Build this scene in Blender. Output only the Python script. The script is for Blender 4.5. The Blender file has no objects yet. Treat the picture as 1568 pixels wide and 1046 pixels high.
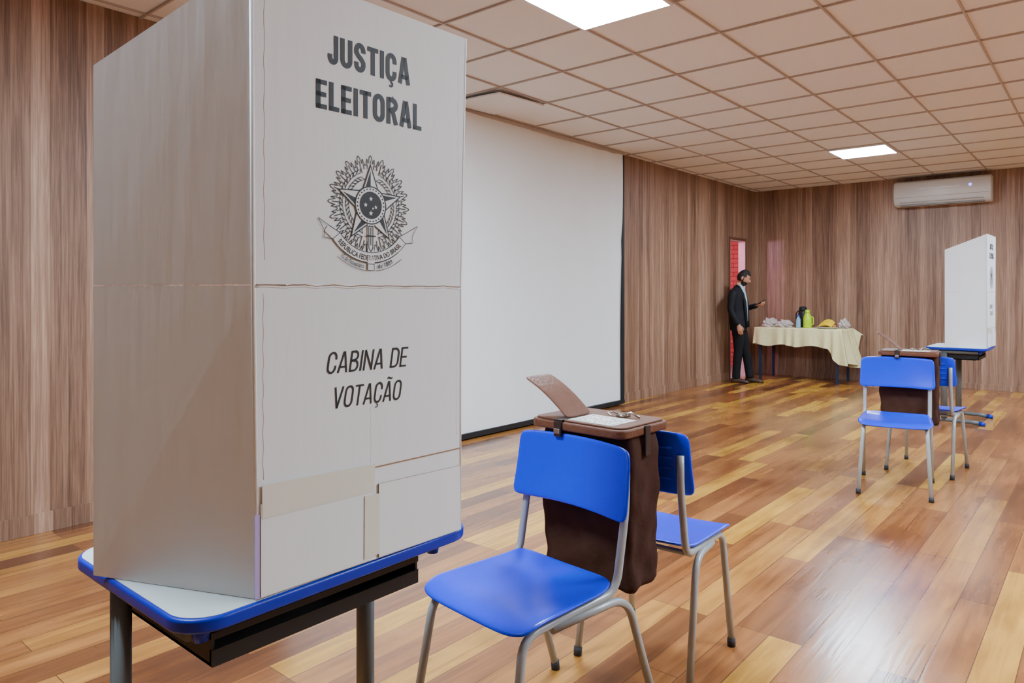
import bpy, bmesh, math, random
from mathutils import Vector, Matrix
random.seed(7)
S = bpy.context.scene
COL = S.collection

# ------------------------------------------------------------ materials
def s2l(c):
    return tuple(((x/255)/12.92 if x/255 <= 0.04045 else ((x/255+0.055)/1.055)**2.4) for x in c)

def newmat(name):
    m = bpy.data.materials.new(name); m.use_nodes = True
    nt = m.node_tree
    return m, nt, nt.nodes["Principled BSDF"]

def N(nt, typ, **kw):
    n = nt.nodes.new(typ)
    for k, v in kw.items():
        if k.startswith("i_"):
            key = k[2:]
            n.inputs[int(key) if key.isdigit() else key.replace("_", " ")].default_value = v
        else:
            setattr(n, k, v)
    return n

def simple(name, rgb, rough=0.5, metal=0.0, var=0.06, scale=12, bump=0.0, bscale=60, coat=0.0, alpha=1.0, trans=0.0, spec=0.5, bstretch=(1, 1, 1)):
    m, nt, b = newmat(name)
    c = s2l(rgb)
    tc = N(nt, "ShaderNodeTexCoord")
    no = N(nt, "ShaderNodeTexNoise", i_Scale=scale, i_Detail=4.0)
    nt.links.new(tc.outputs["Object"], no.inputs["Vector"])
    mx = N(nt, "ShaderNodeMix", data_type='RGBA')
    mx.inputs[6].default_value = (*[x*(1-var) for x in c], 1)
    mx.inputs[7].default_value = (*[min(1, x*(1+var)) for x in c], 1)
    nt.links.new(no.outputs["Fac"], mx.inputs[0])
    nt.links.new(mx.outputs[2], b.inputs["Base Color"])
    b.inputs["Roughness"].default_value = rough
    b.inputs["Metallic"].default_value = metal
    b.inputs["Coat Weight"].default_value = coat
    b.inputs["Alpha"].default_value = alpha
    b.inputs["Transmission Weight"].default_value = trans
    b.inputs["Specular IOR Level"].default_value = spec
    if bump > 0:
        mp = N(nt, "ShaderNodeMapping"); mp.inputs["Scale"].default_value = bstretch
        nt.links.new(tc.outputs["Object"], mp.inputs[0])
        n2 = N(nt, "ShaderNodeTexNoise", i_Scale=bscale, i_Detail=3.0)
        nt.links.new(mp.outputs[0], n2.inputs["Vector"])
        bp = N(nt, "ShaderNodeBump", i_Strength=bump, i_Distance=0.01)
        nt.links.new(n2.outputs["Fac"], bp.inputs["Height"])
        nt.links.new(bp.outputs["Normal"], b.inputs["Normal"])
    return m

def math_node(nt, op, a, b=None, c=None):
    n = nt.nodes.new("ShaderNodeMath"); n.operation = op
    for i, v in enumerate((a, b, c)):
        if v is None: continue
        if isinstance(v, (int, float)): n.inputs[i].default_value = v
        else: nt.links.new(v, n.inputs[i])
    return n.outputs[0]

def ramp(nt, fac, stops):
    r = nt.nodes.new("ShaderNodeValToRGB")
    el = r.color_ramp.elements
    while len(el) < len(stops): el.new(0.5)
    for e, (p, c) in zip(el, stops):
        e.position = p; e.color = (*s2l(c), 1)
    nt.links.new(fac, r.inputs[0])
    return r.outputs[0]

def mat_wood_wall(name="wood_panel_wall"):
    m, nt, b = newmat(name)
    tc = N(nt, "ShaderNodeTexCoord"); sx = N(nt, "ShaderNodeSeparateXYZ")
    nt.links.new(tc.outputs["Object"], sx.inputs[0])
    s = math_node(nt, 'ADD', sx.outputs[0], sx.outputs[1])
    q = math_node(nt, 'FLOOR', math_node(nt, 'DIVIDE', s, 0.092))
    wn = N(nt, "ShaderNodeTexWhiteNoise", noise_dimensions='1D'); nt.links.new(q, wn.inputs["W"])
    def vec(a, z):
        c = N(nt, "ShaderNodeCombineXYZ")
        nt.links.new(math_node(nt, 'MULTIPLY', s, a), c.inputs[0])
        nt.links.new(math_node(nt, 'MULTIPLY', wn.outputs["Value"], 40), c.inputs[1])
        nt.links.new(math_node(nt, 'MULTIPLY', sx.outputs[2], z), c.inputs[2])
        return c.outputs[0]
    n1 = N(nt, "ShaderNodeTexNoise", i_Scale=1.0, i_Detail=4.0, i_Roughness=0.6, i_Distortion=0.8)
    nt.links.new(vec(30, 0.9), n1.inputs["Vector"])
    n2 = N(nt, "ShaderNodeTexNoise", i_Scale=1.0, i_Detail=6.0, i_Roughness=0.7)
    nt.links.new(vec(130, 3.0), n2.inputs["Vector"])
    f = math_node(nt, 'ADD', math_node(nt, 'MULTIPLY', n1.outputs["Fac"], 0.48), math_node(nt, 'MULTIPLY', n2.outputs["Fac"], 0.52))
    f = math_node(nt, 'ADD', f, math_node(nt, 'MULTIPLY', wn.outputs["Value"], 0.18))
    f = math_node(nt, 'SUBTRACT', f, 0.09)
    col = ramp(nt, f, [(0.29, (86, 60, 46)), (0.42, (124, 91, 70)), (0.55, (154, 118, 94)), (0.74, (196, 160, 135))])
    fr = math_node(nt, 'FRACT', math_node(nt, 'DIVIDE', s, 0.184))
    j = math_node(nt, 'LESS_THAN', fr, 0.016)
    mx = N(nt, "ShaderNodeMix", data_type='RGBA'); mx.inputs[7].default_value = (*s2l((72, 48, 36)), 1)
    nt.links.new(math_node(nt, 'MULTIPLY', j, 0.6), mx.inputs[0]); nt.links.new(col, mx.inputs[6])
    nt.links.new(mx.outputs[2], b.inputs["Base Color"])
    b.inputs["Roughness"].default_value = 0.5
    return m

def mat_floor():
    m, nt, b = newmat("plank_floor_wood")
    tc = N(nt, "ShaderNodeTexCoord")
    br = N(nt, "ShaderNodeTexBrick", offset=0.37, offset_frequency=3)
    br.inputs["Scale"].default_value = 1.0
    br.inputs["Color1"].default_value = (0, 0, 0, 1); br.inputs["Color2"].default_value = (1, 1, 1, 1)
    br.inputs["Mortar"].default_value = (0.5, 0.5, 0.5, 1)
    br.inputs["Mortar Size"].default_value = 0.0018; br.inputs["Mortar Smooth"].default_value = 0.1
    br.inputs["Brick Width"].default_value = 1.35; br.inputs["Row Height"].default_value = 0.125
    nt.links.new(tc.outputs["Object"], br.inputs["Vector"])
    base = ramp(nt, br.outputs["Color"], [(0.05, (130, 80, 42)), (0.3, (168, 108, 58)), (0.55, (187, 125, 68)), (0.75, (201, 140, 70)), (0.93, (238, 182, 70))])
    mp = N(nt, "ShaderNodeMapping"); mp.inputs["Scale"].default_value = (1.6, 26, 1)
    nt.links.new(tc.outputs["Object"], mp.inputs[0])
    g = N(nt, "ShaderNodeTexNoise", i_Scale=1.0, i_Detail=6.0, i_Roughness=0.6, i_Distortion=0.6)
    nt.links.new(mp.outputs[0], g.inputs["Vector"])
    gm = ramp(nt, g.outputs["Fac"], [(0.3, (176, 164, 154)), (0.65, (255, 255, 255))])
    m1 = N(nt, "ShaderNodeMix", data_type='RGBA', blend_type='MULTIPLY'); m1.inputs[0].default_value = 0.8
    nt.links.new(base, m1.inputs[6]); nt.links.new(gm, m1.inputs[7])
    mp2 = N(nt, "ShaderNodeMapping"); mp2.inputs["Scale"].default_value = (1.0, 2.4, 1)
    nt.links.new(tc.outputs["Object"], mp2.inputs[0])
    w = N(nt, "ShaderNodeTexNoise", i_Scale=1.3, i_Detail=3.5, i_Roughness=0.55)
    nt.links.new(mp2.outputs[0], w.inputs["Vector"])
    wm = ramp(nt, w.outputs["Fac"], [(0.30, (172, 152, 136)), (0.5, (238, 230, 224)), (0.68, (255, 255, 255))])
    m2 = N(nt, "ShaderNodeMix", data_type='RGBA', blend_type='MULTIPLY'); m2.inputs[0].default_value = 0.85
    nt.links.new(m1.outputs[2], m2.inputs[6]); nt.links.new(wm, m2.inputs[7])
    m3 = N(nt, "ShaderNodeMix", data_type='RGBA'); m3.inputs[7].default_value = (*s2l((70, 40, 22)), 1)
    nt.links.new(math_node(nt, 'MULTIPLY', br.outputs["Fac"], 0.75), m3.inputs[0]); nt.links.new(m2.outputs[2], m3.inputs[6])
    nt.links.new(m3.outputs[2], b.inputs["Base Color"])
    r = math_node(nt, 'ADD', math_node(nt, 'MULTIPLY', w.outputs["Fac"], 0.26), 0.14)
    nt.links.new(r, b.inputs["Roughness"])
    bp = N(nt, "ShaderNodeBump", i_Strength=0.08, i_Distance=0.01)
    hh = math_node(nt, 'SUBTRACT', g.outputs["Fac"], math_node(nt, 'MULTIPLY', br.outputs["Fac"], 1.5))
    nt.links.new(hh, bp.inputs["Height"]); nt.links.new(bp.outputs["Normal"], b.inputs["Normal"])
    b.inputs["Coat Weight"].default_value = 0.38; b.inputs["Coat Roughness"].default_value = 0.16
    nt.links.new(bp.outputs["Normal"], b.inputs["Coat Normal"])
    return m

def mat_brick():
    m, nt, b = newmat("red_painted_brick")
    tc = N(nt, "ShaderNodeTexCoord"); sx = N(nt, "ShaderNodeSeparateXYZ"); nt.links.new(tc.outputs["Object"], sx.inputs[0])
    c = N(nt, "ShaderNodeCombineXYZ")
    nt.links.new(math_node(nt, 'ADD', sx.outputs[0], sx.outputs[1]), c.inputs[0]); nt.links.new(sx.outputs[2], c.inputs[1])
    br = N(nt, "ShaderNodeTexBrick"); br.inputs["Scale"].default_value = 1
    br.inputs["Brick Width"].default_value = 0.22; br.inputs["Row Height"].default_value = 0.08; br.inputs["Mortar Size"].default_value = 0.006
    br.inputs["Color1"].default_value = (*s2l((200, 84, 76)), 1); br.inputs["Color2"].default_value = (*s2l((218, 108, 98)), 1)
    br.inputs["Mortar"].default_value = (*s2l((150, 60, 58)), 1)
    nt.links.new(c.outputs[0], br.inputs["Vector"]); nt.links.new(br.outputs["Color"], b.inputs["Base Color"])
    b.inputs["Roughness"].default_value = 0.6
    return m

def emit(name, rgb, strength):
    m, nt, b = newmat(name)
    b.inputs["Base Color"].default_value = (*s2l(rgb), 1)
    b.inputs["Emission Color"].default_value = (*s2l(rgb), 1)
    b.inputs["Emission Strength"].default_value = strength
    return m

M_WALL = mat_wood_wall(); M_FLOOR = mat_floor(); M_BRICK = mat_brick()
M_CEIL = simple("mineral_fibre_tile", (234, 231, 227), 0.9, var=0.04, scale=55, bump=0.12, bscale=140)
M_TBAR = simple("ceiling_tbar", (180, 168, 158), 0.6)
M_SCREEN = simple("screen_cloth", (240, 246, 247), 0.75, var=0.02, scale=3, bump=0.08, bscale=5)
M_BLACK = simple("black_border", (14, 16, 20), 0.6)
M_CARD = simple("white_cardboard", (242, 248, 250), 0.6, var=0.02, scale=6, bump=0.12, bscale=6, bstretch=(5, 5, .6))
M_KRAFT = simple("kraft_edge", (160, 126, 96), 0.8)
M_WORN = simple("worn_fibre", (206, 196, 182), 0.8)
M_INK = simple("black_ink", (22, 25, 24), 0.55)
M_INKL = simple("grey_ink", (30, 35, 33), 0.55)
M_TAPE = simple("translucent_tape", (234, 236, 222), 0.3, var=0.04)
M_LAV = simple("lavender_edge", (190, 176, 230), 0.6)
M_BLUE = simple("blue_plastic", (0, 50, 238), 0.27, var=0.03, bump=0.04, bscale=220, spec=.4)
M_BLUE_D = simple("blue_edge", (0, 38, 180), 0.35, var=0.03, spec=.4)
M_STEEL = simple("grey_painted_steel", (170, 176, 175), 0.32, metal=0.1)
M_STEEL_D = simple("desk_post_steel", (104, 109, 108), 0.4, metal=0.2)
M_TRAY = simple("black_plastic_tray", (14, 17, 18), 0.5)
M_LAM = simple("grey_laminate", (200, 211, 210), 0.35, var=0.02)
M_RUB = simple("rubber_foot", (44, 46, 48), 0.7)
M_CANVAS = simple("brown_canvas", (64, 39, 28), 0.9, var=0.3, scale=9, bump=0.6, bscale=22, spec=.2)
M_LEATHER = simple("brown_leather", (106, 66, 45), 0.5, var=0.25, scale=25, bump=0.3, bscale=80, spec=.3)
M_STRAP = simple("dark_strap", (44, 26, 18), 0.55)
M_METAL = simple("brass_nickel", (190, 184, 170), 0.25, metal=0.9)
M_PAPER = simple("paper_label", (215, 213, 205), 0.6)
M_AC = simple("ac_plastic", (216, 214, 210), 0.35, var=0.02)
M_ACD = simple("ac_louver", (130, 122, 114), 0.4)
M_LED = emit("ac_led", (120, 130, 255), 4)
M_CLOTH = simple("tablecloth", (230, 222, 166), 0.8, var=0.14, scale=30, bump=0.2, bscale=12)
M_TBL = simple("table_blue_metal", (22, 38, 70), 0.5)
M_SKIN = simple("skin", (184, 126, 98), 0.5)
M_HAIR = simple("dark_hair", (22, 17, 15), 0.7, bump=0.5, bscale=200)
M_SUIT = simple("dark_jacket", (20, 21, 26), 0.8, spec=.3, bump=.5, bscale=9)
M_PANTS = simple("black_trousers", (13, 14, 17), 0.85, spec=.3, bump=.5, bscale=8)
M_SHIRT = simple("light_shirt", (156, 182, 194), 0.7)
M_SHOE = simple("brown_shoes", (60, 40, 30), 0.45)
M_PHONE = simple("phone_glass", (30, 34, 40), 0.15)
M_LIME = simple("lime_plastic", (184, 222, 0), 0.35)
M_BAN = simple("banana_skin", (240, 200, 10), 0.5)
M_PLATE = simple("tray_foil", (200, 200, 196), 0.3, metal=0.5)
M_BAGP = simple("clear_plastic_bag", (232, 222, 218), 0.2, alpha=0.6, bump=0.8, bscale=22)
M_WATER = simple("water_bottle", (150, 200, 230), 0.1, alpha=0.7)
M_CAPB = simple("blue_cap", (20, 70, 190), 0.4)
M_BREAD = simple("bread_crust", (206, 140, 50), 0.7)
M_LIGHT = emit("led_diffuser", (217, 236, 255), 132.0)
M_LPINK = emit("corridor_diffuser", (255, 205, 220), 12.0)
M_WHITE = simple("white_metal", (235, 235, 235), 0.4)
M_JAMB = simple("door_jamb", (200, 156, 162), 0.5)
M_TRIM = simple("door_casing", (104, 64, 44), 0.5)

# ------------------------------------------------------------ geometry helpers
def add_mesh(name, verts, faces, mat, parent=None, smooth=False, mats=None, fmat=None):
    me = bpy.data.meshes.new(name)
    me.from_pydata([tuple(v) for v in verts], [], faces); me.update()
    if mats:
        for q in mats: me.materials.append(q)
        if fmat:
            for p, i in zip(me.polygons, fmat): p.material_index = i
    else: me.materials.append(mat)
    bm = bmesh.new(); bm.from_mesh(me); bmesh.ops.recalc_face_normals(bm, faces=bm.faces[:]); bm.to_mesh(me); bm.free()
    if smooth:
        for p in me.polygons: p.use_smooth = True
    o = bpy.data.objects.new(name, me); COL.objects.link(o)
    if parent: o.parent = parent
    return o

def empty(name, loc=(0, 0, 0), rz=0):
    e = bpy.data.objects.new(name, None); e.empty_display_size = 0.1
    e.location = loc; e.rotation_euler = (0, 0, rz); COL.objects.link(e)
    return e

def boxgeo(b):
    x0, x1, y0, y1, z0, z1 = b
    v = [(x0,y0,z0),(x1,y0,z0),(x1,y1,z0),(x0,y1,z0),(x0,y0,z1),(x1,y0,z1),(x1,y1,z1),(x0,y1,z1)]
    f = [(0,3,2,1),(4,5,6,7),(0,1,5,4),(1,2,6,5),(2,3,7,6),(3,0,4,7)]
    return v, f

def boxes(name, bl, mat, parent=None, bevel=0):
    V, F = [], []
    for b in bl:
        v, f = boxgeo(b); o = len(V); V += v; F += [tuple(i+o for i in q) for q in f]
    ob = add_mesh(name, V, F, mat, parent)
    if bevel:
        md = ob.modifiers.new("bevel", 'BEVEL'); md.width = bevel; md.segments = 3
        for p in ob.data.polygons: p.use_smooth = True
        ob.modifiers.new("wn", 'WEIGHTED_NORMAL')
    return ob

def fillet(pts, r, n=6):
    pts = [Vector(p) for p in pts]; out = [pts[0]]
    for i in range(1, len(pts)-1):
        a, b, c = pts[i-1], pts[i], pts[i+1]
        d1 = (a-b); d2 = (c-b); rr = min(r, d1.length*0.49, d2.length*0.49)
        p = b+d1.normalized()*rr; q = b+d2.normalized()*rr
        for k in range(n+1):
            t = k/n; out.append(p*(1-t)**2 + b*2*t*(1-t) + q*t*t)
    out.append(pts[-1]); return out

def sweepgeo(pts, radii, n=12, asp=1.0, up=None):
    pts = [Vector(p) for p in pts]
    if isinstance(radii, (int, float)): radii = [radii]*len(pts)
    V, F = [], []
    T = []
    for i in range(len(pts)):
        a = pts[max(0, i-1)]; b = pts[min(len(pts)-1, i+1)]
        T.append((b-a).normalized())
    ref = Vector(up) if up else (Vector((0, 0, 1)) if abs(T[0].z) < 0.9 else Vector((1, 0, 0)))
    u = (ref - T[0]*ref.dot(T[0])).normalized()
    for i, p in enumerate(pts):
        if i: u = (u - T[i]*u.dot(T[i])).normalized()
        w = T[i].cross(u)
        for k in range(n):
            a = 2*math.pi*k/n
            V.append(p + u*math.cos(a)*radii[i] + w*math.sin(a)*radii[i]*asp)
    for i in range(len(pts)-1):
        for k in range(n):
            F.append((i*n+k, i*n+(k+1) % n, (i+1)*n+(k+1) % n, (i+1)*n+k))
    F.append(tuple(range(n))[::-1]); F.append(tuple((len(pts)-1)*n+k for k in range(n)))
    return V, F

def merge(geos):
    V, F = [], []
    for v, f in geos:
        o = len(V); V += list(v); F += [tuple(i+o for i in q) for q in f]
    return V, F

def tube(name, pts, r, mat, parent=None, n=12, asp=1.0, up=None):
    v, f = sweepgeo(pts, r, n, asp, up)
    return add_mesh(name, v, f, mat, parent, True)

def lathegeo(prof, c=(0, 0, 0), n=24):
    V, F = [], []
    for r, z in prof:
        for k in range(n):
            a = 2*math.pi*k/n; V.append((c[0]+r*math.cos(a), c[1]+r*math.sin(a), c[2]+z))
    for i in range(len(prof)-1):
        for k in range(n): F.append((i*n+k, i*n+(k+1) % n, (i+1)*n+(k+1) % n, (i+1)*n+k))
    F.append(tuple(range(n))[::-1]); F.append(tuple((len(prof)-1)*n+k for k in range(n)))
    return V, F

def lathe(name, prof, mat, parent=None, c=(0, 0, 0), n=24):
    v, f = lathegeo(prof, c, n); return add_mesh(name, v, f, mat, parent, True)

def ellgeo(c, rx, ry, rz, nu=20, nv=14, fn=None):
    V, F = [], []
    c = Vector(c)
    for j in range(nv+1):
        ph = math.pi*j/nv
        for i in range(nu):
            a = 2*math.pi*i/nu
            d = Vector((math.sin(ph)*math.cos(a), math.sin(ph)*math.sin(a), -math.cos(ph)))
            p = Vector((d.x*rx, d.y*ry, d.z*rz))
            if fn: p = fn(p, d)
            V.append(c+p)
    for j in range(nv):
        for i in range(nu): F.append((j*nu+i, j*nu+(i+1) % nu, (j+1)*nu+(i+1) % nu, (j+1)*nu+i))
    return V, F

def rrect(w, d, r, n=8):
    out = []
    for cx, cy, a0 in ((w/2-r, d/2-r, 0), (-w/2+r, d/2-r, 90), (-w/2+r, -d/2+r, 180), (w/2-r, -d/2+r, 270)):
        for k in range(n+1):
            a = math.radians(a0+90*k/n); out.append((cx+r*math.cos(a), cy+r*math.sin(a)))
    return out

def prism(name, outl, z0, z1, mat, parent=None, bevel=0):
    n = len(outl)
    V = [(x, y, z0) for x, y in outl]+[(x, y, z1) for x, y in outl]
    F = [tuple(range(n))[::-1], tuple(range(n, 2*n))]+[(i, (i+1) % n, n+(i+1) % n, n+i) for i in range(n)]
    o = add_mesh(name, V, F, mat, parent)
    if bevel:
        md = o.modifiers.new("b", 'BEVEL'); md.width = bevel; md.segments = 3; md.limit_method = 'ANGLE'; md.angle_limit = math.radians(50)
        for p in o.data.polygons: p.use_smooth = True
        o.modifiers.new("wn", 'WEIGHTED_NORMAL')
    return o

def sheet(name, fn, nu, nv, thick, mat, parent, ne=7, sub=1, off=0):
    V, F = [], []
    for j in range(nv+1):
        for i in range(nu+1):
            u = -1+2*i/nu; v = -1+2*j/nv; m = max(abs(u), abs(v))
            if m > 1e-6 and ne:
                k = (abs(u/m)**ne+abs(v/m)**ne)**(-1/ne)
                k = 1+(k-1)*m**2
                u *= k; v *= k
            V.append(fn(u, v))
    for j in range(nv):
        for i in range(nu):
            a = j*(nu+1)+i; F.append((a, a+1, a+nu+2, a+nu+1))
    o = add_mesh(name, V, F, mat, parent, True)
    if thick:
        md = o.modifiers.new("s", 'SOLIDIFY'); md.thickness = thick; md.offset = off
    if sub:
        md = o.modifiers.new("ss", 'SUBSURF'); md.levels = sub; md.render_levels = sub
    return o

# ------------------------------------------------------------ room shell
X0, X1, Y0, Y1, H = -2.6, 11.43, -3.2, 4.45, 2.94
DX0, DX1, DH = 10.40, 10.98, 2.12
boxes("floor", [(X0-.1, X1+.1, Y0-.1, Y1, -.1, 0)], M_FLOOR)
boxes("ceiling", [(X0-.1, X1+.1, Y0-.1, Y1+.1, H+.012, H+.1)], M_CEIL)
boxes("wall_left", [(X0-.1, DX0, Y1, Y1+.1, 0, H+.01), (DX1, X1+.1, Y1, Y1+.1, 0, H+.01), (DX0, DX1, Y1, Y1+.1, DH, H+.01)], M_WALL)
boxes("wall_far", [(X1, X1+.1, Y0-.1, Y1, 0, H+.01)], M_WALL)
boxes("wall_right", [(X0-.1, X1, Y0-.1, Y0, 0, H+.01)], M_WALL)
WY0, WY1, WZ0, WZ1 = .2, 3.0, 1.0, 2.3  # unseen opening, added so sky light fills the near booth's left side
boxes("wall_back", [(X0-.1, X0, Y0, WY0, 0, H+.01), (X0-.1, X0, WY1, Y1, 0, H+.01), (X0-.1, X0, WY0, WY1, 0, WZ0), (X0-.1, X0, WY0, WY1, WZ1, H+.01)], M_WALL)
fill_win = []
for k in range(5):
    yy = WY0+(WY1-WY0-.04)*k/4; fill_win.append((X0-.07, X0-.03, yy, yy+.04, WZ0, WZ1))
for zz in (WZ0, (WZ0+WZ1)/2, WZ1-.04): fill_win.append((X0-.07, X0-.03, WY0, WY1, zz, zz+.04))
boxes("fill_window_1", fill_win, M_WHITE)  # frame of the added fill opening behind the camera
boxes("baseboard_left", [(X0, DX0-.05, Y1-.012, Y1-.001, 0.001, .11)], M_WALL)
boxes("baseboard_far", [(X1-.012, X1-.001, Y0, Y1-.02, 0.001, .08)], M_WALL)
boxes("trim_1", [(DX0-.04, DX0, Y1-.012, Y1-.0005, 0.001, DH+.04), (DX1, DX1+.04, Y1-.012, Y1-.0005, 0.001, DH+.04), (DX0, DX1, Y1-.012, Y1-.0005, DH, DH+.04)], M_TRIM)
boxes("trim_3", [(DX1-.012, DX1-.0005, Y1-.01, Y1+.1, 0.001, DH), (DX0+.0005, DX0+.012, Y1-.01, Y1+.1, 0.001, DH), (DX0+.012, DX1-.012, Y1-.01, Y1+.1, DH-.012, DH-.0005)], M_JAMB)
P = 0.615
bars = []
x = 3.05
while x > X0: x -= P
while x < X1:
    if x > X0: bars.append((x-.006, x+.006, Y0, Y1-.001, H-.0005, H+.013))
    x += P
y = 1.895
while y > Y0: y -= P
while y < Y1:
    if y > Y0: bars.append((X0, X1-.001, y-.006, y+.006, H, H+.013))
    y += P
boxes("trim_2", bars, M_TBAR)
st = boxes("ceiling_tile_sagging", [(-.29, .29, -.29, .29, 0, .012)], M_CEIL)
st.location = (3.05+P*2.5, 1.895+P*3.5, H-.020); st.rotation_euler = (math.radians(1.8), math.radians(-1.5), 0)

def panel_light(cx, cy, mat=M_LIGHT, hz=H):
    e = empty("ceiling_light_panel", (cx, cy, hz))
    s = .29
    boxes("frame", [(-s-.012, s+.012, -s-.012, -s, -.014, .01), (-s-.012, s+.012, s, s+.012, -.014, .01), (-s-.012, -s, -s, s, -.014, .01), (s, s+.012, -s, s, -.014, .01)], M_WHITE, e)
    boxes("diffuser", [(-s, s, -s, s, -.010, .008)], mat, e)
for k, r in ((0, .5), (9, .5), (-5, .5), (0, -4.5), (5, -4.5), (9, -4.5), (0, -6.5)):  # third, fifth and last panels are unseen additions that brighten wall, room and booth
    panel_light(3.05+P*(k+.5), 1.895+P*r)
boxes("wall_corridor", [(9.2, 12.4, 6.1, 6.2, 0, 2.6), (12.3, 12.4, Y1+.1, 6.1, 0, 2.6), (9.2, 9.3, Y1+.1, 6.1, 0, 2.6)], M_BRICK)
boxes("floor_corridor", [(9.2, 12.4, Y1, 6.2, -.1, 0)], simple("corridor_cement", (150, 140, 135), .6))
boxes("ceiling_corridor", [(9.2, 12.4, Y1+.1, 6.2, 2.6, 2.7)], M_WHITE)
panel_light(10.55, 5.15, M_LPINK, 2.59)
sc = empty("added_spill_lamp", (9.301, 5.05, 2.05))  # unseen lamp, added to throw a pink spill through the doorway
boxes("lamp_bracket", [(0, .09, -.03, .03, -.02, .02)], M_WHITE, sc)
v, f = ellgeo((.15, 0, 0), .07, .07, .07); add_mesh("lamp_globe", v, f, emit("lamp_globe_pink", (236, 200, 245), 420.0), sc, True)

# ------------------------------------------------------------ projection screen
SX0, SX1 = 2.75, 7.21
scr = empty("projection_screen", (0, 0, 0))
def scrf(u, v):
    s = (u+1)/2; t = (v+1)/2
    x = SX0+(SX1-SX0-.045)*s; z = .06+(H-.03-.06)*t
    w = .010*math.sin(s*9+t*1.5)+.006*math.sin(s*31+math.sin(t*4)*1.2)*(0.4+t)
    edge = max(0, (s-.84)/.16)
    w += .022*edge*math.sin(s*95+t*5)*(0.3+.7*t)
    w += .018*max(0, 1-abs(s*1.1-t*.5-.35)*9)*(t)
    w += .012*max(0, 1-abs(t-.70-.05*math.sin(s*5))*14)
    return (x, Y1-.065+w*.8, z)
sheet("cloth", scrf, 200, 60, 0, M_SCREEN, scr, ne=0, sub=0)
boxes("border", [(SX1-.045, SX1, Y1-.085, Y1-.02, .02, H-.005), (SX0-.045, SX0, Y1-.085, Y1-.02, .02, H-.005), (SX0-.045, SX1, Y1-.09, Y1-.02, .015, .06)], M_BLACK, scr)
boxes("top_case", [(SX0-.045, SX1, Y1-.09, Y1-.02, H-.03, H-.003)], M_TBAR, scr)

# ------------------------------------------------------------ air conditioner
ac = empty("air_conditioner", (X1, 1.80, 2.52))
prof = [(0, 0.02), (0, .35), (-.16, .355), (-.215, .33), (-.235, .24), (-.235, .12), (-.215, .05), (-.16, .012), (-.06, 0)]
V = []; n = len(prof)
for yy, k in ((-.58, .93), (-.565, 1), (.565, 1), (.58, .93)):
    for px, pz in prof: V.append((px*k-.002, yy, .17+(pz-.17)*k))
F = [tuple(range(n)), tuple(range(3*n, 4*n))[::-1]]
for j in range(3):
    for i in range(n): F.append((j*n+i, j*n+(i+1) % n, (j+1)*n+(i+1) % n, (j+1)*n+i))
o = add_mesh("casing", V, F, M_AC, ac, True)
md = o.modifiers.new("b", 'BEVEL'); md.width = .008; md.segments = 2; md.limit_method = 'ANGLE'; md.angle_limit = .9
boxes("louver", [(-.228, -.195, -.5, .5, .048, .054), (-.195, -.10, -.5, .5, .004, .012)], M_ACD, ac)
boxes("panel_seam", [(-.2385, -.22, -.56, .56, .118, .122)], M_ACD, ac)
boxes("logo_bar", [(-.2395, -.23, -.22, .26, .225, .236)], M_WHITE, ac)
boxes("status_led", [(-.2395, -.23, -.36, -.33, .22, .25)], M_LED, ac)

# ------------------------------------------------------------ flat graphics on booth
def poly(geos, pts, y):
    o = [(p[0], y, p[1]) for p in pts]; geos.append((o, [tuple(range(len(pts)))]))
def stroke(geos, pts, w, y, closed=False):
    n = len(pts)
    rng = range(n if closed else n-1)
    for i in rng:
        a = Vector(pts[i]); b = Vector(pts[(i+1) % n]); d = (b-a)
        if d.length < 1e-7: continue
        d.normalize(); p = Vector((-d.y, d.x))*w/2; a2 = a-d*w*.3; b2 = b+d*w*.3
        poly(geos, [a2+p, a2-p, b2-p, b2+p], y)
def disc(geos, c, r, y, n=40):
    poly(geos, [(c[0]+r*math.cos(2*math.pi*k/n), c[1]+r*math.sin(2*math.pi*k/n)) for k in range(n)], y)
def starpts(c, R, r, n=5, a0=90):
    return [(c[0]+(R if k % 2 == 0 else r)*math.cos(math.radians(a0+k*180/n)), c[1]+(R if k % 2 == 0 else r)*math.sin(math.radians(a0+k*180/n))) for k in range(2*n)]

def arcp(cx, cy, rx, ry, a0, a1, n=14):
    return [(cx+rx*math.cos(math.radians(a0+(a1-a0)*k/n)), cy+ry*math.sin(math.radians(a0+(a1-a0)*k/n))) for k in range(n+1)]
def ribbon(pts, w, closed=False):
    P_ = [Vector(p) for p in pts]; n = len(P_); L = []; R = []
    for i in range(n):
        if closed: a, b = P_[(i-1) % n], P_[(i+1) % n]
        else: a, b = P_[max(0, i-1)], P_[min(n-1, i+1)]
        d = (b-a).normalized(); nn = Vector((-d.y, d.x))
        k = 1.0
        if 0 < i < n-1 or closed:
            d1 = (P_[i]-P_[i-1]).normalized()
            c = abs(nn.dot(Vector((-d1.y, d1.x)))); k = 1/max(c, .55)
        L.append(P_[i]+nn*w/2*k); R.append(P_[i]-nn*w/2*k)
    out = []
    for i in range(n if closed else n-1):
        j = (i+1) % n; out.append([L[i], L[j], R[j], R[i]])
    return out
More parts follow.
